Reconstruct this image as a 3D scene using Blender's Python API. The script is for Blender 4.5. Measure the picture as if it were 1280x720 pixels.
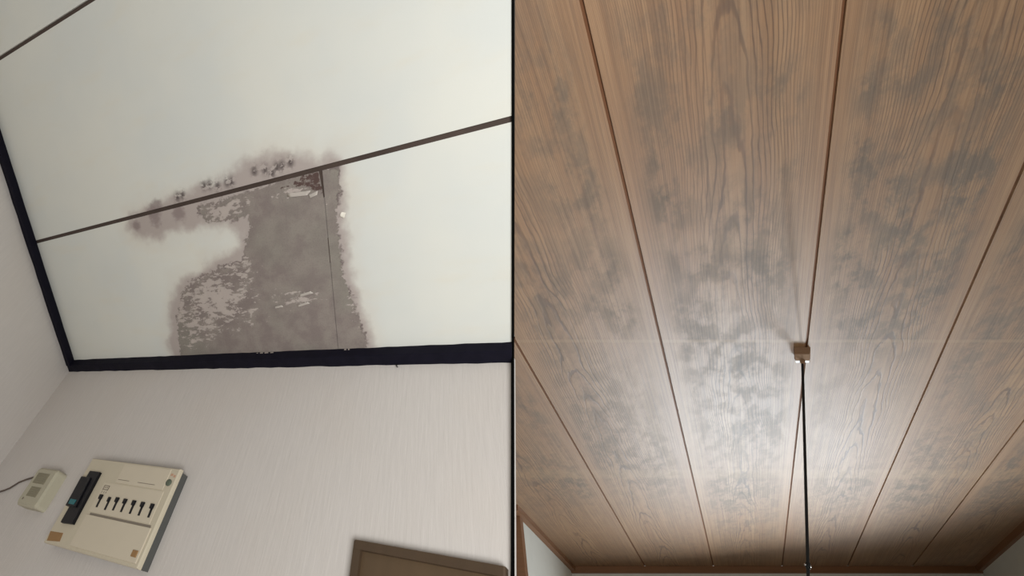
import bpy, math, random
import numpy as np
from mathutils import Vector, Matrix, noise as mnoise

for o in list(bpy.data.objects):
    bpy.data.objects.remove(o, do_unlink=True)
S = bpy.context.scene
COL = S.collection
random.seed(4)

# ------------------------------------------------------------------ camera
cam_d = bpy.data.cameras.new('camera')
cam = bpy.data.objects.new('camera', cam_d)
COL.objects.link(cam)
cam.location = (0, 0, 1.5)
cam.rotation_euler = (math.radians(90 + 43.917), 0, 0)      # held up towards the ceilings
cam_d.sensor_width = 36.0
cam_d.lens = 36.0 * 620 / 1280
cam_d.shift_x = 80 / 1280
cam_d.clip_start = 0.02
S.camera = cam

# ------------------------------------------------------------------ world, lights, exposure
W = bpy.data.worlds.new('world')
S.world = W
W.use_nodes = True
W.node_tree.nodes['Background'].inputs[0].default_value = (1.0, 0.93, 0.83, 1)
W.node_tree.nodes['Background'].inputs[1].default_value = 0.27
vs = S.view_settings
vs.view_transform = 'Standard'
vs.look = 'None'
vs.gamma = 1
vs.exposure = 0.0
vs.use_curve_mapping = False


def area(name, loc, target, sx, sy, power, col, spread=180):
    d = bpy.data.lights.new(name, 'AREA')
    d.shape = 'RECTANGLE'
    d.size, d.size_y = sx, sy
    d.energy = power
    d.color = col
    d.spread = math.radians(spread)
    o = bpy.data.objects.new(name, d)
    COL.objects.link(o)
    o.location = loc
    o.rotation_euler = (Vector(target) - Vector(loc)).to_track_quat('-Z', 'Y').to_euler()
    return o


# daylight from the window in the far wall of the boarded room
area('window_daylight', (3.00, 4.08, 1.02), (1.60, 1.8, 2.5), 0.70, 1.20, 33, (0.78, 0.91, 1.0), 90)
area('cord_shadow_light', (2.03, 4.08, 1.02), (1.20, 1.5, 2.5), 0.05, 0.14, 21, (0.84, 0.94, 1.0), 110)  # small extra source, added to cast the cord's shadow on the boards
# added fill light behind the camera, brightens the papered room
area('rear_fill_light', (0.40, -0.55, 1.0), (-0.15, 0.6, 2.2), 0.6, 0.6, 18, (0.985, 1.0, 1.0), 140)

STAIN = [(0.427,0.367),(0.456,0.399),(0.555,0.406),(0.669,0.417),(0.795,0.424),(0.852,0.443),(0.917,0.446),(0.989,0.429),(1.033,0.406),(1.062,0.415),(1.084,0.390),(1.081,0.312),(1.082,0.204),(1.104,0.119),(1.138,-0.030),(0.500,-0.030),(0.485,0.057),(0.514,0.134),(0.566,0.220),(0.657,0.234),(0.691,0.259),(0.756,0.260),(0.792,0.277),(0.808,0.303),(0.771,0.324),(0.685,0.333),(0.590,0.338),(0.542,0.326),(0.457,0.347)]
PEEL = [(0.693,0.381),(0.821,0.385),(0.922,0.391),(1.028,0.394),(1.075,0.387),(1.077,0.349),(1.062,0.312),(1.064,0.254),(1.066,0.181),(1.087,0.129),(1.105,0.058),(1.122,-0.020),(0.512,-0.020),(0.535,0.122),(0.571,0.187),(0.624,0.218),(0.706,0.237),(0.797,0.244),(0.814,0.288),(0.833,0.311),(0.832,0.336),(0.786,0.332),(0.712,0.340),(0.687,0.359)]
TORN = [(0.929,0.374),(0.982,0.384),(1.027,0.390),(1.032,0.348),(1.005,0.363),(0.960,0.373)]
FLAKES = [(0.692,0.162,0.150,0.100,1.10),(0.600,0.110,0.100,0.080,0.95),(0.560,0.150,0.050,0.080,1.00),(1.085,0.200,0.018,0.180,0.90),(0.941,0.147,0.081,0.025,0.85),(0.768,0.358,0.095,0.024,1.10),(0.959,0.363,0.070,0.012,0.85),(0.877,0.137,0.090,0.026,0.50),(1.026,0.211,0.020,0.102,0.35),(0.790,0.225,0.060,0.040,0.95),(0.584,0.182,0.043,0.062,0.50),(0.835,0.102,0.138,0.059,0.25)]
SPECKS = [(0.869,0.419),(0.897,0.417),(0.928,0.415),(0.963,0.417),(0.721,0.418),(0.738,0.417),(0.790,0.412),(0.802,0.411),(0.632,0.410),(0.649,0.411),(0.761,0.409),(0.914,0.407),(0.941,0.415)]
DRIPS = [(0.470,0.372,0.015,0.013),(0.544,0.382,0.019,0.025),(0.627,0.374,0.021,0.017),(0.556,0.402,0.016,0.014)]
BLOTS = [(0.90,0.48,0.07,0.06,0.80),(1.03,0.47,0.09,0.05,0.60),(1.20,0.48,0.07,0.06,0.70),(1.00,0.66,0.06,0.08,0.90),(1.14,0.75,0.09,0.10,0.80),(1.12,0.52,0.05,0.10,0.50),(1.33,0.71,0.08,0.10,0.95),(1.45,0.84,0.05,0.09,0.70),(1.28,0.89,0.08,0.12,0.80),(1.14,0.95,0.06,0.06,0.95),(1.46,0.95,0.09,0.10,0.60),(1.22,1.07,0.11,0.07,0.70),(1.53,1.28,0.11,0.13,0.50),(1.51,1.12,0.13,0.11,0.60),(1.39,1.28,0.08,0.09,0.50),(1.05,0.37,0.08,0.06,0.60),(0.88,0.37,0.07,0.06,0.50),(0.44,0.52,0.07,0.08,0.45),(0.55,0.58,0.08,0.09,0.40),(0.56,0.76,0.06,0.11,0.70),(0.63,0.56,0.06,0.08,0.50),(0.83,0.87,0.09,0.10,0.55),(0.75,0.48,0.07,0.04,0.55),(0.82,0.66,0.05,0.10,0.40),(0.77,1.02,0.12,0.09,0.55),(0.94,1.03,0.10,0.11,0.65),(0.85,1.32,0.11,0.19,0.50),(1.06,1.51,0.15,0.28,0.45),(0.47,0.37,0.10,0.08,0.30),(1.40,2.05,0.18,0.33,0.30),(1.60,2.79,0.22,0.31,0.50),(0.24,0.52,0.07,0.08,0.55),(0.30,0.48,0.05,0.06,0.40),(0.34,0.74,0.08,0.10,0.55),(0.26,0.66,0.05,0.07,0.35),(0.49,1.05,0.10,0.11,0.50),(0.33,1.16,0.13,0.16,0.45),(0.55,1.22,0.10,0.10,0.55),(0.37,1.41,0.09,0.15,0.40),(0.57,1.78,0.13,0.27,0.40),(0.76,2.21,0.15,0.27,0.40),(1.04,2.52,0.12,0.32,0.35),(0.34,1.85,0.07,0.17,0.50),(0.49,2.48,0.12,0.20,0.40),(0.68,2.63,0.13,0.16,0.55),(1.67,1.02,0.07,0.14,0.55),(1.90,1.36,0.11,0.19,0.50),(1.92,1.56,0.09,0.23,0.50),(2.20,1.78,0.10,0.20,0.40),(2.32,2.29,0.14,0.28,0.50),(2.54,2.73,0.13,0.23,0.60),(2.45,2.21,0.11,0.22,0.40),(2.86,2.48,0.12,0.31,0.60),(3.07,2.85,0.18,0.25,0.60),(2.16,2.68,0.17,0.23,0.40)]

# ------------------------------------------------------------------ helpers
def new_mat(name):
    m = bpy.data.materials.new(name)
    m.use_nodes = True
    t = m.node_tree
    return m, t, t.nodes['Principled BSDF']


class NT:
    """small wrapper for building node expressions"""
    def __init__(s, t): s.t = t
    def _in(s, sock, v):
        if v is None: return
        if isinstance(v, bpy.types.NodeSocket): s.t.links.new(v, sock)
        else:
            try: sock.default_value = v
            except Exception: sock.default_value = (*v, 1) if len(v) == 3 else v
    def m(s, op, a, b=None, c=None, clamp=False):
        n = s.t.nodes.new('ShaderNodeMath'); n.operation = op; n.use_clamp = clamp
        for i, v in enumerate((a, b, c)): s._in(n.inputs[i], v)
        return n.outputs[0]
    def attr(s, name, out='Fac'):
        n = s.t.nodes.new('ShaderNodeAttribute'); n.attribute_name = name
        return n.outputs[out]
    def noise(s, vec, scale=1.0, detail=4, rough=0.55, dist=0.0):
        n = s.t.nodes.new('ShaderNodeTexNoise'); s._in(n.inputs['Vector'], vec)
        n.inputs['Scale'].default_value = scale; n.inputs['Detail'].default_value = detail
        n.inputs['Roughness'].default_value = rough; n.inputs['Distortion'].default_value = dist
        return n.outputs['Fac']
    def vmul(s, vec, v):
        n = s.t.nodes.new('ShaderNodeVectorMath'); n.operation = 'MULTIPLY'
        s._in(n.inputs[0], vec); n.inputs[1].default_value = v
        return n.outputs[0]
    def sep(s, vec):
        n = s.t.nodes.new('ShaderNodeSeparateXYZ'); s._in(n.inputs[0], vec); return n.outputs
    def comb(s, x, y, z):
        n = s.t.nodes.new('ShaderNodeCombineXYZ')
        for i, v in enumerate((x, y, z)): s._in(n.inputs[i], v)
        return n.outputs[0]
    def step(s, v, lo, hi, a=0.0, b=1.0):
        n = s.t.nodes.new('ShaderNodeMapRange'); n.interpolation_type = 'SMOOTHSTEP'
        s._in(n.inputs['Value'], v)
        n.inputs['From Min'].default_value = lo; n.inputs['From Max'].default_value = hi
        n.inputs['To Min'].default_value = a; n.inputs['To Max'].default_value = b
        return n.outputs[0]
    def mix(s, f, a, b, mode='MIX'):
        n = s.t.nodes.new('ShaderNodeMix'); n.data_type = 'RGBA'; n.blend_type = mode
        s._in(n.inputs['Factor'], f)
        for k, v in ((6, a), (7, b)):
            if isinstance(v, bpy.types.NodeSocket): s.t.links.new(v, n.inputs[k])
            else: n.inputs[k].default_value = (*v, 1)
        return n.outputs[2]
    def bump(s, h, strength, dist, bsdf):
        n = s.t.nodes.new('ShaderNodeBump'); n.inputs['Strength'].default_value = strength
        n.inputs['Distance'].default_value = dist
        s._in(n.inputs['Height'], h); s.t.links.new(n.outputs[0], bsdf.inputs['Normal'])
    def pos(s):
        return s.t.nodes.new('ShaderNodeNewGeometry').outputs['Position']


def srgb(r, g, b):
    f = lambda c: (c / 255 / 12.92) if c < 10 else ((c / 255 + 0.055) / 1.055) ** 2.4
    return (f(r), f(g), f(b))


def plain(name, rgb, rough=0.6, var=0.08, scale=30.0, spec=0.3, metal=0.0):
    m, t, b = new_mat(name)
    n = NT(t)
    k = n.noise(n.pos(), scale, 4)
    c = n.mix(k, tuple(x * (1 - var) for x in rgb), tuple(min(1, x * (1 + var)) for x in rgb))
    t.links.new(c, b.inputs['Base Color'])
    b.inputs['Roughness'].default_value = rough
    b.inputs['Specular IOR Level'].default_value = spec
    b.inputs['Metallic'].default_value = metal
    return m


def mesh_obj(name, verts, faces, mat, parent=None, smooth=False):
    """verts in world space; stored relative to the parent's location"""
    off = np.array(parent['base']) if parent is not None else np.zeros(3)
    me = bpy.data.meshes.new(name)
    me.from_pydata([tuple(np.asarray(v, float) - off) for v in verts], [], faces)
    me.materials.append(mat)
    if smooth:
        for p in me.polygons: p.use_smooth = True
    me.update()
    o = bpy.data.objects.new(name, me)
    COL.objects.link(o)
    if parent is not None:
        o.parent = root_of(parent)
    return o


def root_of(p):
    return bpy.data.objects[p['oname']]


def thing(name, base, label=None, cat=None, kind=None, group=None):
    o = bpy.data.objects.new(name, None)
    COL.objects.link(o)
    o.location = base
    o.empty_display_size = 0.05
    tag(o, label, cat, kind, group)
    return {'oname': o.name, 'base': tuple(base)}


def tag(o, label=None, cat=None, kind=None, group=None):
    for k, v in (('label', label), ('category', cat), ('kind', kind), ('group', group)):
        if v: o[k] = v
    return o


def sub(o, parent):
    """handle for a mesh part so that sub-parts can be parented to it"""
    return {'oname': o.name, 'base': parent['base']}


def fix(faces, verts):
    """orient closed mesh outwards"""
    import bmesh
    me = bpy.data.meshes.new('tmp')
    me.from_pydata([tuple(v) for v in verts], [], faces)
    bm = bmesh.new(); bm.from_mesh(me)
    bmesh.ops.recalc_face_normals(bm, faces=bm.faces)
    out = [[v.index for v in f.verts] for f in bm.faces]
    bm.free(); bpy.data.meshes.remove(me)
    return out


def rings(name, loops, mat, parent=None, smooth=False, cap=True):
    """closed solid lofted through loops of equal length"""
    n = len(loops[0])
    verts = [p for l in loops for p in l]
    faces = []
    for i in range(len(loops) - 1):
        for j in range(n):
            faces.append([i*n+j, i*n+(j+1) % n, (i+1)*n+(j+1) % n, (i+1)*n+j])
    if cap:
        faces.append(list(range(n)))
        faces.append([(len(loops)-1)*n+j for j in range(n)])
    return mesh_obj(name, verts, fix(faces, verts), mat, parent, smooth)


def tube(name, pts, r, mat, parent=None, seg=10):
    pts = [np.array(p, float) for p in pts]
    loops = []
    for i, p in enumerate(pts):
        d = pts[min(i+1, len(pts)-1)] - pts[max(i-1, 0)]
        d /= np.linalg.norm(d)
        u = np.cross(d, [0.3, 0.1, 0.95] if abs(d[2]) < 0.9 else [1, 0, 0]); u /= np.linalg.norm(u)
        v = np.cross(d, u)
        rr = r[i] if isinstance(r, (list, tuple)) else r
        loops.append([p + rr*(math.cos(2*math.pi*k/seg)*u + math.sin(2*math.pi*k/seg)*v) for k in range(seg)])
    return rings(name, loops, mat, parent, True)


# ------------------------------------------------------------------ the papered room (its own axes, metres from its ceiling corner)
O = np.array((-1.1451, 1.2569, 2.3781))
EX = np.array((0.8849, -0.3907, -0.2534))     # along the back wall
EY = np.array((0.0024, -0.9125, 0.4092))      # out of the back wall, along the ceiling slope
EZ = np.array((-0.0061, 0.0968, 0.9953))      # up the wall
NW = np.array((-0.3814, -0.9203, 0.0872))     # back wall normal, into the room
NC = np.array((-0.4045, -0.3751, -0.8341))    # ceiling normal, into the room
NS = np.array((1.0, 0.0052, 0.0057))          # side wall normal, into the room


def L(a, b, c, h=0.0): return O + a*EX + b*EY + c*EZ + h*NC
def WP(a, c, h=0.0): return O + a*EX + c*EZ + h*NW
def ceil_end(b): return 1.4200 - 0.0548*b      # where the ceiling meets the thin partition
def wall_end(c): return 1.4202 + 0.1120*c


def wall_prism(name, poly, h0, h1, mat, parent=None, ch=0.0, smooth=False):
    """prism standing on the back wall, outline in (a, c), with chamfered front edge"""
    cx = sum(p[0] for p in poly)/len(poly); cy = sum(p[1] for p in poly)/len(poly)
    ins = []
    for i, p in enumerate(poly):
        v = np.array((cx-p[0], cy-p[1])); l = np.linalg.norm(v)
        ins.append(tuple(np.array(p) + v/l*min(ch*1.4, l*0.5)))
    loops = [[WP(a, c, h0) for a, c in poly]]
    if ch > 0:
        loops.append([WP(a, c, h1-ch) for a, c in poly])
        loops.append([WP(a, c, h1) for a, c in ins])
    else:
        loops.append([WP(a, c, h1) for a, c in poly])
    return rings(name, loops, mat, parent, smooth)


def rect(a0, a1, c0, c1): return [(a0, c0), (a1, c0), (a1, c1), (a0, c1)]
def skewrect(a0, a1, c0, c1, k=0.0):
    return [(a0, c0), (a1, c0), (a1 + k, c1), (a0 + k, c1)]
def circle(a, c, r, n=16, ky=1.0): return [(a + r*math.cos(2*math.pi*i/n), c + ky*r*math.sin(2*math.pi*i/n)) for i in range(n)]


def sdf(poly, X, Y):
    """signed distance (positive inside) of points to a polygon"""
    P = np.array(poly); n = len(P)
    dmin = np.full(X.shape, 9.0); ins = np.zeros(X.shape, bool)
    for i in range(n):
        ax, ay = P[i]; bx, by = P[(i+1) % n]
        ex, ey = bx-ax, by-ay
        t = np.clip(((X-ax)*ex + (Y-ay)*ey)/(ex*ex+ey*ey), 0, 1)
        dmin = np.minimum(dmin, np.hypot(X-ax-t*ex, Y-ay-t*ey))
        c = ((ay > Y) != (by > Y)) & (X < (bx-ax)*(Y-ay)/((by-ay) if by != ay else 1e-9) + ax)
        ins ^= c
    return np.where(ins, dmin, -dmin)


def add_attr(me, name, arr, kind='FLOAT'):
    at = me.attributes.new(name, kind, 'POINT')
    if kind == 'FLOAT': at.data.foreach_set('value', np.asarray(arr, np.float32).ravel())
    else: at.data.foreach_set('vector', np.asarray(arr, np.float32).ravel())


def slab(name, rows, up, mat, parent):
    """board with a fine grid on its visible face; rows: (nr, nc, 3) world points, up: vector to the hidden face"""
    nr, nc, _ = rows.shape
    V = rows.reshape(-1, 3)
    border = [j for j in range(nc)] + [i*nc+nc-1 for i in range(1, nr)] + [(nr-1)*nc+j for j in range(nc-2, -1, -1)] + [i*nc for i in range(nr-2, 0, -1)]
    F = []
    for i in range(nr-1):
        b = i*nc
        for j in range(nc-1):
            F.append((b+j, b+j+1, b+nc+j+1, b+nc+j))
    n0 = len(V)
    back = V[border] + up
    V2 = np.vstack([V, back])
    m = len(border)
    for k in range(m):
        F.append((border[k], n0+k, n0+(k+1) % m, border[(k+1) % m]))
    F.append(tuple(n0 + k for k in range(m)))
    # face direction: visible face must look away from 'up'
    a, b_, c = V[0], V[1], V[nc]
    if np.dot(np.cross(b_-a, c-a), up) > 0:
        F = [tuple(reversed(f)) for f in F]
    o = mesh_obj(name, V2, F, mat, parent)
    return o, np.concatenate([np.arange(n0), np.array(border)])


# ------------------------------------------------------------------ materials
def mat_paper_ceiling():
    m, t, b = new_mat('stained_ceiling_paper')
    n = NT(t)
    ab = n.attr('ab', 'Vector')
    st, pe, to = n.attr('stain'), n.attr('peel'), n.attr('torn')
    fl, sk, dr = n.attr('flake'), n.attr('speck'), n.attr('drip')
    big = n.noise(n.vmul(ab, (3.0, 3.0, 1)), 1.0, 3)
    patch = n.noise(n.vmul(ab, (5.0, 16.0, 1)), 1.0, 3)
    rag = n.noise(n.vmul(ab, (70, 110, 1)), 1.0, 6, 0.65)
    mid = n.noise(n.vmul(ab, (22, 26, 1)), 1.0, 4)
    grain = n.noise(n.vmul(ab, (260, 300, 1)), 1.0, 3)
    paper = n.mix(n.step(big, 0.35, 0.65), srgb(219, 219, 211), srgb(213, 215, 210))
    paper = n.mix(n.m('MULTIPLY', n.step(patch, 0.5, 0.75), 0.35), paper, srgb(218, 212, 196))
    # soft mauve damp halo
    hs = n.m('ADD', st, n.m('MULTIPLY', n.m('SUBTRACT', mid, 0.5), 0.05))
    halo = n.step(hs, -0.016, 0.016)
    edge = n.step(hs, -0.05, 0.0)
    paper = n.mix(n.m('MULTIPLY', edge, 0.25), paper, srgb(205, 192, 176))
    c = n.mix(n.m('MULTIPLY', halo, 0.80), paper, srgb(164, 150, 146))
    # mould specks and drip marks
    c = n.mix(n.step(n.m('ADD', dr, n.m('ADD', n.m('MULTIPLY', n.m('SUBTRACT', mid, 0.5), 1.1), n.m('MULTIPLY', n.m('SUBTRACT', rag, 0.5), 0.8))), 0.25, 0.85, 0, 0.6), c, srgb(120, 104, 104))
    sp = n.m('MULTIPLY', sk, n.step(rag, 0.42, 0.52))
    c = n.mix(n.m('MULTIPLY', sp, 0.95), c, srgb(72, 62, 62))
    # peeled area: bare grey board
    ps = n.m('ADD', pe, n.m('MULTIPLY', n.m('SUBTRACT', rag, 0.5), 0.040))
    peel = n.step(ps, 0.001, 0.0045)
    board = n.mix(n.step(mid, 0.35, 0.65), srgb(132, 121, 117), srgb(146, 137, 130))
    board = n.mix(n.m('MULTIPLY', n.step(big, 0.45, 0.6), 0.5), board, srgb(137, 135, 124))
    board = n.mix(n.m('MULTIPLY', n.step(grain, 0.45, 0.7), 0.25), board, srgb(112, 100, 98))
    c = n.mix(peel, c, board)
    rim = n.m('MULTIPLY', n.step(ps, -0.0045, 0.0), n.m('SUBTRACT', 1.0, n.step(ps, 0.002, 0.006)))
    c = n.mix(n.m('MULTIPLY', n.m('MULTIPLY', rim, n.step(mid, 0.5, 0.62)), 0.7), c, srgb(88, 74, 74))
    # flakes of paper left on the board
    fn = n.noise(n.vmul(ab, (36, 90, 1)), 1.0, 7, 0.70)
    fk = n.m('ADD', n.m('ADD', n.m('MULTIPLY', fn, 0.72), n.m('MULTIPLY', mid, 0.30)), n.m('MULTIPLY', n.m('SUBTRACT', fl, 1.0), 0.21))
    flk = n.m('MULTIPLY', n.step(fk, 0.465, 0.50), peel)
    c = n.mix(flk, c, n.mix(mid, srgb(168, 156, 152), srgb(190, 180, 172)))
    # torn open spot
    ts = n.m('ADD', to, n.m('MULTIPLY', n.m('SUBTRACT', rag, 0.5), 0.035))
    tr = n.step(ts, 0.0, 0.003)
    c = n.mix(n.m('MULTIPLY', tr, n.step(rag, 0.36, 0.5)), c, srgb(88, 70, 66))
    t.links.new(c, b.inputs['Base Color'])
    b.inputs['Roughness'].default_value = 0.7
    b.inputs['Specular IOR Level'].default_value = 0.25
    h = n.m('ADD', n.m('MULTIPLY', n.m('SUBTRACT', 1.0, n.m('SUBTRACT', peel, flk)), 1.0), n.m('MULTIPLY', grain, 0.15))
    h = n.m('ADD', h, n.m('MULTIPLY', patch, 0.8))
    n.bump(h, 0.35, 0.002, b)
    return m


def mat_wallpaper(name, rgb, sx, sy):
    m, t, b = new_mat(name)
    n = NT(t)
    ac = n.attr('ab', 'Vector')
    streak = n.noise(n.vmul(ac, (sx, sy, 1)), 1.0, 5, 0.6)
    soft = n.noise(n.vmul(ac, (4, 4, 1)), 1.0, 3)
    c = n.mix(streak, tuple(x*0.90 for x in rgb), tuple(x*1.07 for x in rgb))
    c = n.mix(n.m('MULTIPLY', n.step(soft, 0.4, 0.7), 0.3), c, tuple(x*y for x, y in zip(rgb, (0.97, 0.94, 0.90))))
    t.links.new(c, b.inputs['Base Color'])
    b.inputs['Roughness'].default_value = 0.85
    b.inputs['Specular IOR Level'].default_value = 0.2
    n.bump(streak, 0.35, 0.0015, b)
    return m


def mat_boards():
    m, t, b = new_mat('weathered_cedar_boards')
    n = NT(t)
    uv = n.attr('uvw', 'Vector')
    st = n.attr('mould')
    v0 = n.attr('heart')
    u, v, i = n.sep(uv)
    wob = n.noise(n.vmul(uv, (1.1, 0.6, 1)), 1.0, 2)
    vv = n.m('ADD', n.m('SUBTRACT', v, v0), n.m('MULTIPLY', n.m('SUBTRACT', wob, 0.5), 0.10))
    warp = n.noise(n.vmul(uv, (2.2, 9.0, 1)), 1.0, 4, 0.55)
    ph = n.m('ADD', n.m('MULTIPLY', n.m('MULTIPLY', vv, vv), 620.0), n.m('MULTIPLY', u, -3.0))
    ph = n.m('ADD', ph, n.m('MULTIPLY', warp, 3.6))
    s = n.m('SINE', n.m('MULTIPLY', ph, 6.2832))
    ring = n.step(s, 0.62, 1.0)
    soft = n.step(s, -1.0, 1.0)
    # beyond the resolvable spacing the rings become fine straight grain
    near = n.step(n.m('ABSOLUTE', vv), 0.08, 0.22, 1.0, 0.45)
    fibre = n.noise(n.vmul(uv, (2.0, 190, 1)), 1.0, 4, 0.7)
    fib2 = n.noise(n.vmul(uv, (0.9, 60, 1)), 1.0, 3, 0.6)
    broad = n.noise(n.vmul(uv, (0.8, 8, 1)), 1.0, 3)
    c = n.mix(n.step(fib2, 0.3, 0.7), srgb(157, 121, 86), srgb(141, 104, 70))
    c = n.mix(n.m('MULTIPLY', n.step(broad, 0.42, 0.68), 0.50), c, srgb(141, 100, 66))
    c = n.mix(n.m('MULTIPLY', n.step(fibre, 0.44, 0.64), 0.55), c, srgb(111, 79, 53))
    c = n.mix(n.m('MULTIPLY', soft, 0.10), c, srgb(98, 67, 43))
    c = n.mix(n.m('MULTIPLY', n.m('MULTIPLY', ring, near), n.step(warp, 0.3, 0.62, 0.20, 0.82)), c, srgb(89, 58, 36))
    # damp mould: grey blots that stop short of the board edges and under the joists
    b1 = n.noise(n.vmul(uv, (10, 18, 1)), 1.0, 6, 0.66)
    b2 = n.noise(n.vmul(uv, (30, 40, 1)), 1.0, 4, 0.6)
    f = n.m('MULTIPLY', st, n.m('ADD', 0.22, n.m('MULTIPLY', n.step(b1, 0.40, 0.60), 1.05)))
    f = n.m('MULTIPLY', f, n.step(b2, 0.2, 0.6, 0.75, 1.1), clamp=True)
    c = n.mix(n.m('MULTIPLY', f, 0.88), c, n.mix(n.step(fibre, 0.4, 0.66), srgb(100, 82, 64), srgb(82, 66, 50)))
    # pale lines where the joists lie
    y = n.sep(n.pos())[1]
    def band(y0, w):
        return n.m('SUBTRACT', 1.0, n.step(n.m('ABSOLUTE', n.m('SUBTRACT', y, y0)), w*0.4, w))
    bd = n.m('ADD', n.m('MULTIPLY', band(1.392, 0.012), 0.30), n.m('MULTIPLY', band(2.50, 0.075), 0.22), clamp=True)
    bd = n.m('ADD', bd, n.m('MULTIPLY', band(0.935, 0.05), 0.07), clamp=True)
    c = n.mix(bd, c, srgb(157, 126, 90))
    t.links.new(c, b.inputs['Base Color'])
    rr = n.m('ADD', 0.57, n.m('MULTIPLY', f, 0.12))
    t.links.new(rr, b.inputs['Roughness'])
    b.inputs['Specular IOR Level'].default_value = 0.95
    n.bump(n.m('ADD', n.m('MULTIPLY', fibre, 0.5), n.m('MULTIPLY', ring, -0.6)), 0.25, 0.0015, b)
    return m


def mat_trimwood(name, rgb, axis=(3, 3, 60)):
    m, t, b = new_mat(name)
    n = NT(t)
    k = n.noise(n.vmul(n.pos(), axis), 1.0, 4)
    c = n.mix(k, tuple(x*0.75 for x in rgb), tuple(x*1.2 for x in rgb))
    t.links.new(c, b.inputs['Base Color'])
    b.inputs['Roughness'].default_value = 0.5
    return m


def mat_black_trim():
    m, t, b = new_mat('black_painted_moulding')
    n = NT(t)
    k = n.noise(n.pos(), 40, 4)
    c = n.mix(k, srgb(8, 7, 18), srgb(22, 20, 34))
    t.links.new(c, b.inputs['Base Color'])
    b.inputs['Roughness'].default_value = 0.75
    b.inputs['Specular IOR Level'].default_value = 0.15
    return m


M_PAPER = mat_paper_ceiling()
M_WALL = mat_wallpaper('textured_wallpaper', srgb(204, 198, 193), 170, 14)
M_PLASTER = plain('white_plaster', srgb(214, 212, 204), 0.9, 0.04, 12)
M_BOARD = mat_boards()
M_BLACK = mat_black_trim()
M_JOINT = plain('dark_joint_strip', srgb(74, 62, 56), 0.8, 0.35, 14)
M_JOINTW = plain('brown_joint_strip', srgb(112, 72, 44), 0.7, 0.15, 20)
M_CEDAR = mat_trimwood('cedar_moulding', srgb(128, 88, 58))
M_FLOOR = mat_trimwood('straw_mat_floor', srgb(222, 214, 196), (60, 2, 2))
M_EDGE = plain('black_edging', (0.0015, 0.0015, 0.0015), 0.9, 0.1, 30, 0.05)
M_BEIGE = plain('aged_beige_plastic', srgb(196, 186, 165), 0.5, 0.04, 25)
M_BEIGE2 = plain('pale_beige_cover', srgb(203, 192, 172), 0.45, 0.03, 25)
M_SHADESIDE = plain('shaded_grey_housing', srgb(84, 84, 82), 0.6, 0.06, 25)  # shade on the side of the breaker box, put into the colour
M_BLK = plain('black_plastic', srgb(14, 14, 20), 0.4, 0.1, 40)
M_TEAL = plain('teal_window', srgb(40, 104, 110), 0.3, 0.15, 60)
M_GREENBTN = plain('grey_green_button', srgb(92, 100, 86), 0.5, 0.08, 40)
M_INK = plain('grey_print', srgb(128, 118, 106), 0.7, 0.1, 50)
M_INKRED = plain('faded_red_print', srgb(190, 150, 126), 0.7, 0.05, 50)
M_LABEL = plain('brown_sticker', srgb(150, 116, 78), 0.7, 0.1, 50)
M_CHIME = plain('aged_ivory_plastic', srgb(178, 172, 152), 0.5, 0.03, 25)
M_GRILLE = plain('olive_grey_grille', srgb(142, 136, 116), 0.7, 0.08, 60)
M_CABLE = plain('brown_grey_cable', srgb(92, 80, 72), 0.6, 0.1, 40)
M_DOOR = mat_trimwood('dark_stained_wood', srgb(74, 58, 42), (40, 40, 3))
M_DOORP = mat_trimwood('brown_door_veneer', srgb(88, 70, 50), (40, 40, 3))
M_ROSE = plain('brown_bakelite', srgb(128, 100, 78), 0.85, 0.08, 50, 0.08)
M_WHITE = plain('glossy_white', srgb(245, 243, 238), 0.3, 0.02, 30)
M_CORD = plain('black_cord', srgb(12, 11, 11), 0.55, 0.15, 60)
M_METAL = plain('bright_metal', srgb(205, 205, 205), 0.25, 0.03, 30, 0.5, 1.0)
M_PAINT = plain('chipped_paint', srgb(150, 140, 132), 0.8, 0.1, 60)

# ------------------------------------------------------------------ floor
tag(mesh_obj('floor', [(-2.6, -3.0, 0), (5.2, -3.0, 0), (5.2, 4.5, 0), (-2.6, 4.5, 0), (-2.6, -3.0, -0.05), (5.2, -3.0, -0.05), (5.2, 4.5, -0.05), (-2.6, 4.5, -0.05)],
             [(0, 1, 2, 3), (7, 6, 5, 4), (0, 4, 5, 1), (1, 5, 6, 2), (2, 6, 7, 3), (3, 7, 4, 0)], M_FLOOR), 'straw coloured mat floor under both rooms', None, 'structure')

# ------------------------------------------------------------------ papered room: ceiling panels
def bump_sum(lst, A, B, mx=True):
    out = np.zeros(A.shape)
    for a, b_, ra, rb, s in lst:
        g = s*np.exp(-(((A-a)/ra)**2 + ((B-b_)/rb)**2)*0.9)
        out = np.maximum(out, g) if mx else out+g
    return out


ceil_l = thing('ceiling', tuple(O), 'off-white papered ceiling with a damp stain and peeling paper', None, 'structure')


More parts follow.
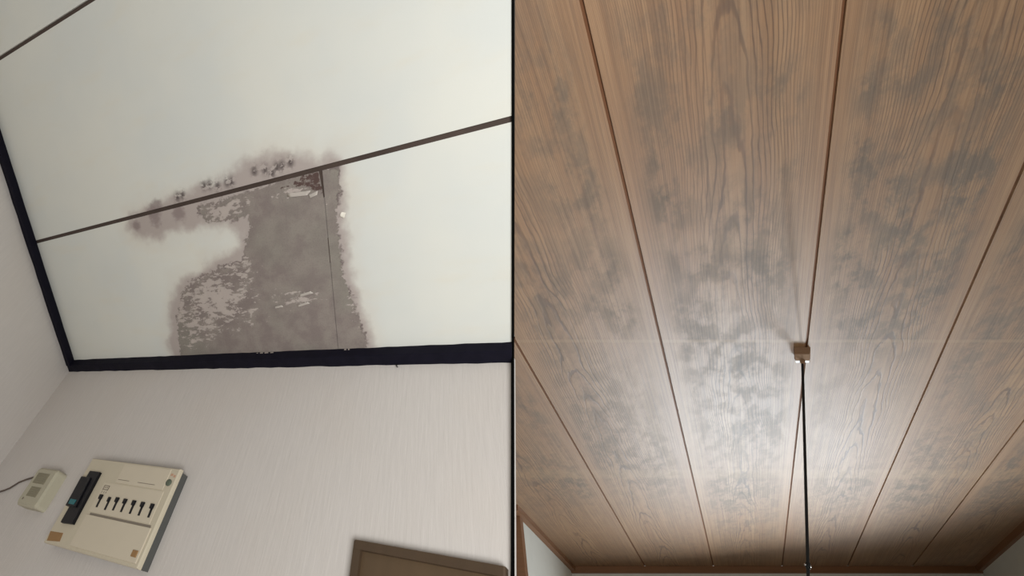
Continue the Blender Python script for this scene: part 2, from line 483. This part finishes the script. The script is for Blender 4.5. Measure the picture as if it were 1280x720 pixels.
def ceiling_panel(a0, a1, b0, b1, step):
    nb = max(2, int((b1-b0)/step)+1)
    na = max(2, int(((a1 if a1 else 1.42)-a0)/step)+1)
    bs = np.linspace(b0, b1, nb)
    A = np.zeros((nb, na)); B = np.zeros((nb, na))
    for i, b_ in enumerate(bs):
        A[i] = np.linspace(a0, a1 if a1 else ceil_end(b_), na); B[i] = b_
    rows = O + A[..., None]*EX + B[..., None]*EY
    o, idx = slab('ceiling_panel', rows, -0.009*NC, M_PAPER, ceil_l)
    me = o.data
    fa, fb = A.ravel(), B.ravel()
    add_attr(me, 'ab', np.stack([fa, fb, np.zeros_like(fa)], 1)[idx], 'FLOAT_VECTOR')
    add_attr(me, 'stain', sdf(STAIN, fa, fb)[idx])
    add_attr(me, 'peel', sdf(PEEL, fa, fb)[idx])
    add_attr(me, 'torn', sdf(TORN, fa, fb)[idx])
    add_attr(me, 'flake', bump_sum(FLAKES, fa, fb)[idx])
    add_attr(me, 'speck', bump_sum([(a, b_, 0.0085, 0.0095, 1.0) for a, b_ in SPECKS], fa, fb)[idx])
    add_attr(me, 'drip', bump_sum([(a, b_, ra*1.2, rb*1.2, 1.0) for a, b_, ra, rb in DRIPS], fa, fb)[idx])
    return o


ceiling_panel(0.0, 1.0343, 0.0, 0.3880, 0.003)
ceiling_panel(1.0364, None, 0.0, 0.3880, 0.003)
ceiling_panel(0.0, None, 0.3968, 0.8200, 0.004)
ceiling_panel(0.0, None, 0.8288, 1.40, 0.03)
for bj in (0.3923, 0.8244):                                           # dark strips in the open joints
    e = ceil_end(bj)
    rings('joint_strip', [[L(a, bj + s*0.0043, 0, h) for a, s, h in ((0.0, -1, -k), (e, -1, -k), (e, 1, -k), (0.0, 1, -k))] for k in (0.003, 0.0095)], M_JOINT, ceil_l)
rings('joint_strip', [[L(a, b, 0, -k) for a, b in ((1.0347, 0.0), (1.0360, 0.0), (1.0360, 0.3885), (1.0347, 0.3885))] for k in (0.002, 0.0085)], M_JOINT, ceil_l)

rings('crack', [[L(a, b, 0, k) for a, b in ((1.0290, 0.3880), (1.0352, 0.3880), (1.0352, 0.345), (1.0340, 0.338), (1.0325, 0.352))] for k in (-0.004, 0.0003)], M_JOINT, ceil_l)
rings('crack', [[L(a, b, 0, k) for a, b in ((1.0345, 0.262), (1.0362, 0.262), (1.0360, 0.216), (1.0350, 0.212))] for k in (-0.004, 0.0003)], M_JOINT, ceil_l)

# lifted scraps of paper
def scrap(a, b, w, d, lift, rot, mat, seed):
    rnd = random.Random(seed)
    n = 7
    top, bot = [], []
    V = []; F = []
    for i in range(n):
        for j in range(5):
            u = i/(n-1) - 0.5; v = j/4
            da = u*w*(1 - 0.25*v*rnd.uniform(0.4, 1.2)); db = v*d
            ca, sa = math.cos(rot), math.sin(rot)
            h = 0.0006 + lift*v**1.6*(1 - (2*u)**2*0.5)
            V.append(L(a + da*ca - db*sa, b + da*sa + db*ca, 0, h))
    m_ = len(V)
    V += [p - NC*0.0005 for p in V]
    for i in range(n-1):
        for j in range(4):
            k = i*5+j
            F.append([k, k+1, k+6, k+5]); F.append([m_+k, m_+k+5, m_+k+6, m_+k+1])
    bd = [i*5 for i in range(n)] + [(n-1)*5+j for j in range(1, 5)] + [i*5+4 for i in range(n-2, -1, -1)] + [j for j in range(3, 0, -1)]
    for k in range(len(bd)):
        x, y = bd[k], bd[(k+1) % len(bd)]
        F.append([x, y, m_+y, m_+x])
    return mesh_obj('paper_scrap', V, fix(F, V), mat, ceil_l, True)


M_SCRAP = plain('lifted_ceiling_paper', srgb(222, 216, 204), 0.75, 0.04, 30)
M_SCRAP2 = plain('stained_lifted_paper', srgb(186, 178, 170), 0.75, 0.08, 40)
scrap(1.080, 0.298, 0.011, 0.009, 0.004, math.radians(62), M_SCRAP, 1)
scrap(0.975, 0.360, 0.060, -0.008, 0.002, math.radians(-5), M_SCRAP2, 2)
scrap(1.010, 0.352, 0.024, -0.007, 0.003, math.radians(10), M_SCRAP2, 3)
scrap(0.965, 0.150, 0.040, 0.006, 0.002, math.radians(8), M_SCRAP2, 4)
scrap(0.885, 0.128, 0.026, 0.005, 0.002, math.radians(4), M_SCRAP2, 5)
scrap(0.955, 0.128, 0.036, 0.005, 0.002, math.radians(10), M_SCRAP2, 6)

# ------------------------------------------------------------------ papered room: walls and black moulding
def grid_wall(name, P, us, vfun, thick, mat, label):
    """wall strip grid: P(u, v), v range from vfun(u)"""
    rows = np.array([[P(u, v) for v in np.linspace(*vfun(u), 8)] for u in us])
    h = {'base': (0, 0, 0), 'oname': None}
    nr, nc, _ = rows.shape
    V = rows.reshape(-1, 3)
    F = [(i*nc+j, i*nc+j+1, (i+1)*nc+j+1, (i+1)*nc+j) for i in range(nr-1) for j in range(nc-1)]
    m_ = len(V)
    V2 = np.vstack([V, V - np.array(thick)])
    F += [tuple(m_+k for k in reversed(f)) for f in F]
    bd = [j for j in range(nc)] + [i*nc+nc-1 for i in range(1, nr)] + [(nr-1)*nc+j for j in range(nc-2, -1, -1)] + [i*nc for i in range(nr-2, 0, -1)]
    for k in range(len(bd)):
        x, y = bd[k], bd[(k+1) % len(bd)]
        F.append((x, y, m_+y, m_+x))
    o = mesh_obj(name, V2, fix(F, V2), mat)
    ab = np.array([[u, v, 0] for u in us for v in np.linspace(*vfun(u), 8)])
    add_attr(o.data, 'ab', np.vstack([ab, ab]), 'FLOAT_VECTOR')
    tag(o, label, None, 'structure')
    return o


def zc(a, b): return -(O[2] + a*EX[2] + b*EY[2])/EZ[2]


grid_wall('wall_back', lambda a, c: WP(min(a, wall_end(c)), c), np.linspace(0, 1.42, 40), lambda a: (0.0, zc(a, 0)), 0.02*NW, M_WALL,
          'grey white textured wallpaper on the wall below the stained ceiling')
grid_wall('wall_left', lambda b, c: L(0, b, c), np.linspace(0, 1.40, 12), lambda b: (0.0, zc(0, b)), 0.02*NS, M_WALL,
          'grey white side wall meeting the breaker wall in the corner')

# irregular hand-painted lower edge of the moulding
def moulding(name, f, n, u0, u1, depth, drop, seed, label):
    rnd = random.Random(seed)
    loops = []
    for i in range(n):
        u = u0 + (u1-u0)*i/(n-1)
        w1 = rnd.uniform(-0.0007, 0.0007); w2 = rnd.uniform(-0.0010, 0.0010)
        loops.append([f(u, 0.0, -0.0002), f(u, depth+w1, -0.0002), f(u, depth+w1, -drop*0.92), f(u, depth*0.93, -drop), f(u, 0.0, -drop+w2)])
    o = rings(name, loops, M_BLACK)
    tag(o, label, None, 'structure')
    return o


moulding('trim_1', lambda u, d, c: L(min(u, ceil_end(d) if c > -0.001 else wall_end(c) - 0.05*d), d, c), 60, 0.0, 1.425, 0.0225, 0.0215, 3, 'black moulding between stained ceiling and breaker wall')
moulding('trim_2', lambda u, d, c: L(d, u, c), 40, 0.0225, 1.40, 0.0185, 0.0245, 5, 'black moulding between papered ceiling and side wall')
h_trim = {'oname': 'trim_1', 'base': (0, 0, 0)}
for a, w, hgt in ((0.80, 0.006, 0.0012), (0.813, 0.010, 0.0018), (0.829, 0.012, 0.0022), (0.846, 0.010, 0.0018), (1.055, 0.006, 0.0022), (1.064, 0.004, 0.0040)):
    c0 = -0.0042
    rings('paint_chip', [[L(a+x, 0.0232 + d, c0 + z) for x, z in ((-w/2, 0), (w/2, 0.0004), (w/2*0.8, hgt), (-w/2*0.7, hgt*0.8))] for d in (-0.0012, 0.0006)], M_PAINT, h_trim)
# small hook under the moulding
hk = thing('hook', tuple(WP(1.1843, -0.024)), 'tiny black hook sticking out below the black moulding', 'hook')
tube('shank', [WP(1.1843, -0.0215, 0.0005), WP(1.1843, -0.0225, 0.004), WP(1.1846, -0.027, 0.005)], 0.0011, M_BLK, hk, 8)
tube('tip', [WP(1.1846, -0.027, 0.005), WP(1.1858, -0.0300, 0.004), WP(1.1868, -0.0285, 0.003)], 0.0009, M_BLK, hk, 8)

# ------------------------------------------------------------------ door in the breaker wall
dr = thing('door_1', tuple(WP(1.14, -2.0)), 'dark brown wooden door and frame in the wallpapered wall', None, 'structure')
cb = -1.95
wall_prism('casing_post', rect(1.1445, 1.1575, -0.3565, cb), 0.0, 0.012, M_DOOR, dr, 0.002)
wall_prism('casing_head', [(1.1445, -0.3565), (wall_end(-0.357)-0.004, -0.3565), (wall_end(-0.369)-0.004, -0.3690), (1.1445, -0.3690)], 0.0, 0.0125, M_DOOR, dr, 0.002)
wall_prism('door_leaf', [(1.1575, -0.369), (wall_end(-0.369)-0.005, -0.369), (wall_end(cb)-0.005, cb), (1.1575, cb)], 0.0, 0.006, M_DOORP, dr, 0.0)

# ------------------------------------------------------------------ distribution board
db = thing('distribution_board', tuple(WP(0.575, -0.466)), 'beige household breaker panel with a row of black switches on wallpaper', 'breaker panel')
H = 0.024
wall_prism('back_housing', rect(0.424, 0.722, -0.293, -0.464), 0.0, 0.016, M_SHADESIDE, db, 0.001)
wall_prism('front_cover', rect(0.422, 0.7245, -0.289, -0.466), 0.0162, H, M_BEIGE, db, 0.0022)
# raised cover plate with its printed field
wall_prism('cover_plate', rect(0.548, 0.700, -0.293, -0.334), H, H+0.0012, M_BEIGE2, db, 0.0004)
wall_prism('switch_plate', rect(0.512, 0.706, -0.3365, -0.396), H, H+0.0010, M_BEIGE2, db, 0.0004)
wall_prism('lower_cover', rect(0.512, 0.716, -0.402, -0.460), H, H+0.0018, M_BEIGE2, db, 0.0006)
wall_prism('groove_shade', rect(0.520, 0.712, -0.3975, -0.4015), H, H+0.0004, M_INK, db)  # dark strip: shading in the groove painted as colour
# main breaker in its slot at the left
mb = wall_prism('main_breaker', [(0.449, -0.319), (0.486, -0.319), (0.491, -0.425), (0.451, -0.427)], H, H+0.006, M_BLK, db, 0.001)
wall_prism('breaker_lever', [(0.436, -0.334), (0.470, -0.334), (0.476, -0.395), (0.440, -0.396)], H+0.002, H+0.009, M_BLK, sub(mb, db), 0.001)
wall_prism('teal_window', [(0.446, -0.382), (0.468, -0.382), (0.467, -0.392), (0.447, -0.392)], H+0.0091, H+0.0097, M_TEAL, sub(mb, db), 0.0003)
for (a, c) in ((0.529, -0.364), (0.559, -0.366), (0.584, -0.364), (0.610, -0.364), (0.638, -0.364), (0.665, -0.364), (0.694, -0.364)):
    w = 0.0048 if abs(a-0.559) > 0.002 else 0.0032
    sl = wall_prism('switch_slot', [(a-0.0030, c-0.001), (a+0.0030, c-0.001), (a+0.0044, c-0.022), (a-0.0012, c-0.022)], H+0.001, H+0.0016, M_BLK, db)
    wall_prism('lever', [(a-w, c+0.0022), (a+w, c+0.0022), (a+w, c-0.006), (a-w*0.8, c-0.007)], H+0.0016, H+0.0046, M_BLK, sub(sl, db), 0.0008)
wall_prism('test_button', circle(0.708, -0.3185, 0.0078, 18, 0.85), H, H+0.002, M_GREENBTN, db, 0.0008, True)
# faint printing
for k, (a0, a1, c) in enumerate(((0.704, 0.711, -0.3005), (0.713, 0.719, -0.3025))):
    wall_prism('print_mark', rect(a0, a1, c, c-0.0045), H, H+0.0003, M_INKRED, db)
for k, (a0, a1, c0, c1) in enumerate(((0.519, 0.5215, -0.342, -0.352), (0.5215, 0.538, -0.342, -0.3434), (0.5355, 0.538, -0.3434, -0.352), (0.524, 0.527, -0.3450, -0.3475), (0.530, 0.533, -0.3450, -0.3475), (0.522, 0.536, -0.3500, -0.3514), (0.521, 0.5225, -0.3540, -0.358), (0.528, 0.5295, -0.3540, -0.358), (0.535, 0.5365, -0.3540, -0.358))):
    wall_prism('print_mark', rect(a0, a1, c0, c1), H+0.001, H+0.0013, M_INK, db)
for a0, a1 in ((0.553, 0.590), (0.618, 0.672)):
    wall_prism('print_line', rect(a0, a1, -0.3265, -0.3275), H+0.0012, H+0.0015, M_INK, db)
wall_prism('sticker', [(0.426, -0.445), (0.470, -0.443), (0.474, -0.458), (0.432, -0.462)], H, H+0.0005, M_LABEL, db)
wall_prism('latch', rect(0.697, 0.711, -0.441, -0.4515), H+0.0018, H+0.0035, M_LABEL, db, 0.0005)

# ------------------------------------------------------------------ door chime with its cable
chm = thing('door_chime', tuple(WP(0.28, -0.413)), 'small ivory chime box with two grilles beside the breaker panel', 'door chime')
def rrect(a0, a1, c0, c1, r, n=4):
    out = []
    for (x, y, s) in ((a1-r, c1-r if c1 > c0 else c1+r, 0), (a0+r, c1-r if c1 > c0 else c1+r, 1), (a0+r, c0+r if c1 > c0 else c0-r, 2), (a1-r, c0+r if c1 > c0 else c0-r, 3)):
        for i in range(n+1):
            t_ = (s + i/n)*math.pi/2
            out.append((x + r*math.cos(t_), y + (r if c1 > c0 else r)*math.sin(t_)))
    return out
wall_prism('case', rrect(0.236, 0.322, -0.412, -0.325, 0.008), 0.0, H, M_CHIME, chm, 0.004)
for a0, a1, c0, c1 in ((0.251, 0.300, -0.338, -0.362), (0.259, 0.300, -0.3695, -0.391)):
    g = wall_prism('grille', rect(a0, a1, c0, c1), H, H+0.0007, M_GRILLE, chm, 0.0002)
    k = 5
    for i in range(k):
        cc = c0 + (c1-c0)*(i+0.5)/k
        wall_prism('grille_slat', rect(a0+0.002, a1-0.002, cc+0.0006, cc-0.0006), H+0.0007, H+0.0014, M_GRILLE, sub(g, chm))
wall_prism('indicator', circle(0.2545, -0.3975, 0.0028, 12), H, H+0.0008, M_INK, chm, 0.0003)
pts = [(0.236, -0.337, 0.012), (0.222, -0.340, 0.010), (0.200, -0.344, 0.004), (0.170, -0.352, 0.0025), (0.148, -0.361, 0.0025), (0.126, -0.377, 0.0025), (0.110, -0.384, 0.0025), (0.092, -0.390, 0.0025), (0.060, -0.399, 0.0025), (0.022, -0.409, 0.0025)]
tube('cable', [WP(a, c, h) for a, c, h in pts], 0.0019, M_CABLE, chm, 8)

# ------------------------------------------------------------------ thin partition between the two rooms
NP = np.array((0.9915, -0.0939, -0.0904))
def onplane(Y, Z):         # X on the partition plane through (0, 0, 1.5)
    return np.array(((0.0939*Y + 0.0904*(Z-1.5))/0.9915, Y, Z))


near = [onplane(-0.10, 2.3985), onplane(0.690, 2.0165), onplane(0.672, 1.56), onplane(0.60, 0.02)]
far = [onplane(3.00, 0.02), onplane(3.00, 2.60), onplane(-0.10, 2.60)]
TH = 0.0018
outline = near + far
rings('wall_middle', [[p + s*TH*NP*0.9 + np.array((0, 0.006, 0)) for p in outline] for s in (-1, 1)], M_PLASTER)
tag(bpy.data.objects['wall_middle'], 'thin upright partition panel separating the two rooms', None, 'structure')
inner = [near[0] + np.array((0, 0.006, 0.012)), near[1] + np.array((0, 0.014, 0.008)), near[2] + np.array((0, 0.014, 0)), near[3] + np.array((0, 0.014, 0))]
strip = []
for s in (-1, 1):
    strip.append([p + s*TH*NP for p in near] + [p + s*TH*NP for p in reversed(inner)])
rings('trim_3', strip, M_EDGE)
tag(bpy.data.objects['trim_3'], 'narrow black edging on the partition between the rooms', None, 'structure')

# ------------------------------------------------------------------ boarded room
ZC = 2.58
K = 0.4531                              # boards run along (0.4127, 0.9109)
JQ = [-0.935, -0.393, 0.1212, 0.637, 1.130, 1.6165, 2.10]
YF = 4.14
def xpart(Y): return onplane(Y, ZC)[0] + 0.004
ceil_r = thing('ceiling', (1.0, 1.5, ZC), 'weathered wooden board ceiling with grey mould blots and dark joints', None, 'structure')
heart = [0.20, 0.16, 0.24, 0.25, 0.30, 0.22]
for bi in range(6):
    q0, q1 = JQ[bi] + (0.0045 if bi else 0), JQ[bi+1] - (0.0045 if bi < 5 else 0)
    ys = []
    y = -0.30
    while y < YF - 1e-6:
        ys.append(y); y += 0.03
    ys.append(YF)
    ys = [y for y in ys if q1 + K*y > max(q0 + K*y, xpart(y)) + 0.004]
    if ys[0] > -0.29:                       # wedge-shaped start against the partition
        y = ys[0]
        while q1 + K*y > xpart(y) + 0.0004: y -= 0.0005
        ys.insert(0, y + 0.0005)
    ncx = 26
    X = np.array([np.linspace(max(q0 + K*y, xpart(y)), q1 + K*y, ncx) for y in ys])
    Y = np.repeat(np.array(ys)[:, None], ncx, 1)
    rows = np.stack([X, Y, np.full_like(X, ZC)], -1)
    # boards are a little cupped
    w = (q1-q0)
    vv = (X - K*Y - q0)/w
    rows[..., 2] += 0.0012*np.sin(np.clip(vv, 0, 1)*math.pi) - 0.0006
    o, idx = slab('ceiling_board', rows, np.array((0, 0, 0.010)), M_BOARD, ceil_r)
    me = o.data
    u = (Y*0.9109 + X*0.4127).ravel(); v = ((X - K*Y - q0)*0.9109).ravel()
    add_attr(me, 'uvw', np.stack([u + bi*13.7, v, np.full_like(u, bi*5.3)], 1)[idx], 'FLOAT_VECTOR')
    add_attr(me, 'heart', np.full(len(idx), heart[bi]))
    XX, YY = X.ravel(), Y.ravel()
    mo = np.zeros(XX.shape)
    for bx, by, rx, ry, s in BLOTS:
        # a blot runs with the grain
        dy_ = YY-by; dx_ = (XX-bx) - K*dy_
        mo = np.maximum(mo, s*np.exp(-((dx_/(rx*1.15))**2 + (dy_/(ry*1.25))**2)*0.7))
    base = 0.30 + 0.15*np.sin(XX*3.1+YY*2.3)
    mo = np.clip(mo*1.05 + base*(1-mo)*0.55, 0, 1)
    wv = w*0.9109
    em = np.clip((np.minimum(v, wv-v) - 0.018)/0.045, 0, 1)
    mo *= em
    add_attr(me, 'mould', mo[idx])
for q in JQ[1:-1]:
    y0 = -0.30
    while q + K*y0 < xpart(y0) - 0.002: y0 += 0.005
    ys = list(np.linspace(y0, YF, 8))
    rings('joint_strip', [[(q + K*y + s*0.0042, y, ZC + z) for s, z in ((-1, 0.0055), (1, 0.0055), (1, 0.0105), (-1, 0.0105))] for y in ys], M_JOINTW, ceil_r)

# wooden moulding and white walls round the boards
def prism_xy(name, pts, z0, z1, mat, label):
    o = rings(name, [[(x, y, z) for x, y in pts] for z in (z0, z1)], mat)
    tag(o, label, None, 'structure')
    return o


def ql(q, y): return (q + K*y, y)
TW = 0.050
ya = 2.93
prism_xy('trim_4', [ql(-0.975, ya+0.02), ql(-0.92, ya-0.02), ql(-0.92, YF-0.0045), ql(-0.975, YF-0.0045)], ZC-0.034, ZC-0.0002, M_CEDAR, 'brown wooden moulding along the left edge of the board ceiling')
prism_xy('trim_5', [ql(2.085, -0.3), ql(2.145, -0.3), ql(2.145, YF-0.0045), ql(2.085, YF-0.0045)], ZC-0.034, ZC-0.0002, M_CEDAR, 'brown wooden moulding along the right edge of the board ceiling')
prism_xy('trim_6', [(-0.99+K*YF, YF-0.004), (2.16+K*YF, YF-0.004), (2.16+K*YF, YF+0.05), (-0.99+K*YF, YF+0.05)], ZC-0.044, ZC-0.0002, M_CEDAR, 'brown wooden moulding across the far end of the board ceiling')
prism_xy('wall_far', [(-0.975+K*YF, YF+0.02), (2.145+K*YF, YF+0.02), (2.145+K*YF, YF+0.07), (-0.975+K*YF, YF+0.07)], 0.0, ZC-0.044, M_PLASTER, 'white plaster end wall below the board ceiling')
prism_xy('wall_side', [ql(-1.03, ya+0.121), ql(-0.955, ya+0.121), ql(-0.955, YF+0.02), ql(-1.03, YF+0.02)], 0.0, ZC-0.034, M_PLASTER, 'white plaster wall under the left moulding of the board ceiling')
prism_xy('wall_right', [ql(2.120, -0.3), ql(2.20, -0.3), ql(2.20, YF+0.02), ql(2.120, YF+0.02)], 0.0, ZC-0.034, M_PLASTER, 'white plaster wall under the right moulding of the board ceiling')
prism_xy('trim_7', [(0.372, 3.00), (0.418, 3.00), (0.440, 3.05), (0.372, 3.05)], 0.0, ZC-0.0345, M_CEDAR, 'brown wooden corner post beside the partition')

# window frame round the daylight opening in the far wall
win = thing('window_1', (2.66, YF, 0.32), 'wooden framed window in the far end wall', None, 'structure')
for x0, x1, z0, z1, nm in ((1.90, 1.95, 0.32, 1.74, 'window_jamb'), (3.37, 3.42, 0.32, 1.74, 'window_jamb'), (2.11, 2.54, 0.35, 1.69, 'shutter_panel'), (1.90, 3.42, 1.69, 1.74, 'window_head'), (1.90, 3.42, 0.30, 0.35, 'window_sill')):
    rings(nm, [[(x, y, z) for x, y in ((x0, YF-0.045), (x1, YF-0.045), (x1, YF+0.019), (x0, YF+0.019))] for z in (z0, z1)], M_CEDAR, win)

# ------------------------------------------------------------------ ceiling rose with hanging cord
RB = np.array((1.268, 1.425, ZC))
CD = -np.array((0.3413, -0.1803, 0.9225))           # the cord and its rose hang slightly to one side
RX, RY = np.array((1.0, 0, 0)), np.array((0.459, 0.888, 0))
pc = thing('pendant_cord', tuple(RB), 'black cord hanging from a brown ceiling rose on the board ceiling', 'pendant cord')
def rblock(name, x0, x1, y0, y1, z0, z1, mat, ch, parent=pc):
    """block with its top at distance z0 and its underside at z1 below the boards"""
    ls = []
    for z, e in ((z0, 0), (z1-ch, 0), (z1, ch)):
        ls.append([RB + x*RX + y*RY + z*CD for x, y in ((x0+e, y0+e), (x1-e, y0+e), (x1-e, y1-e), (x0+e, y1-e))])
    return rings(name, ls, mat, parent)
rs = rblock('ceiling_rose', -0.029, 0.029, 0.0, 0.055, 0.001, 0.020, M_ROSE, 0.002)
rblock('rose_cap', -0.027, 0.027, 0.003, 0.050, 0.020, 0.028, M_ROSE, 0.002, sub(rs, pc))
rblock('white_tab', -0.025, -0.009, 0.050, 0.066, 0.014, 0.027, M_WHITE, 0.002, sub(rs, pc))  # small white blocks at the far lower edge of the rose
rblock('white_tab', 0.009, 0.025, 0.050, 0.066, 0.014, 0.027, M_WHITE, 0.002, sub(rs, pc))
c0 = RB + 0.052*RY + 0.026*CD
tube('cord', [c0 + CD*s for s in (0, 0.02, 0.2, 0.4, 0.6, 0.78, 0.90)], 0.0042, M_CORD, pc, 10)
tube('cord_grip', [c0 + CD*s for s in (-0.004, 0.004, 0.010, 0.014)], [0.008, 0.008, 0.0060, 0.0045], M_ROSE, pc, 12)
cc = c0 + CD*0.690
tube('connector', [cc - CD*0.010, cc - CD*0.007, cc + CD*0.007, cc + CD*0.010], [0.0045, 0.0060, 0.0060, 0.0045], M_CORD, pc, 12)
sd = np.cross(CD, [0, 1, 0]); sd /= np.linalg.norm(sd)
for s in (-1, 1):
    tube('connector_screw', [cc + s*sd*0.0050, cc + s*sd*0.0085], 0.0030, M_METAL, pc, 10)
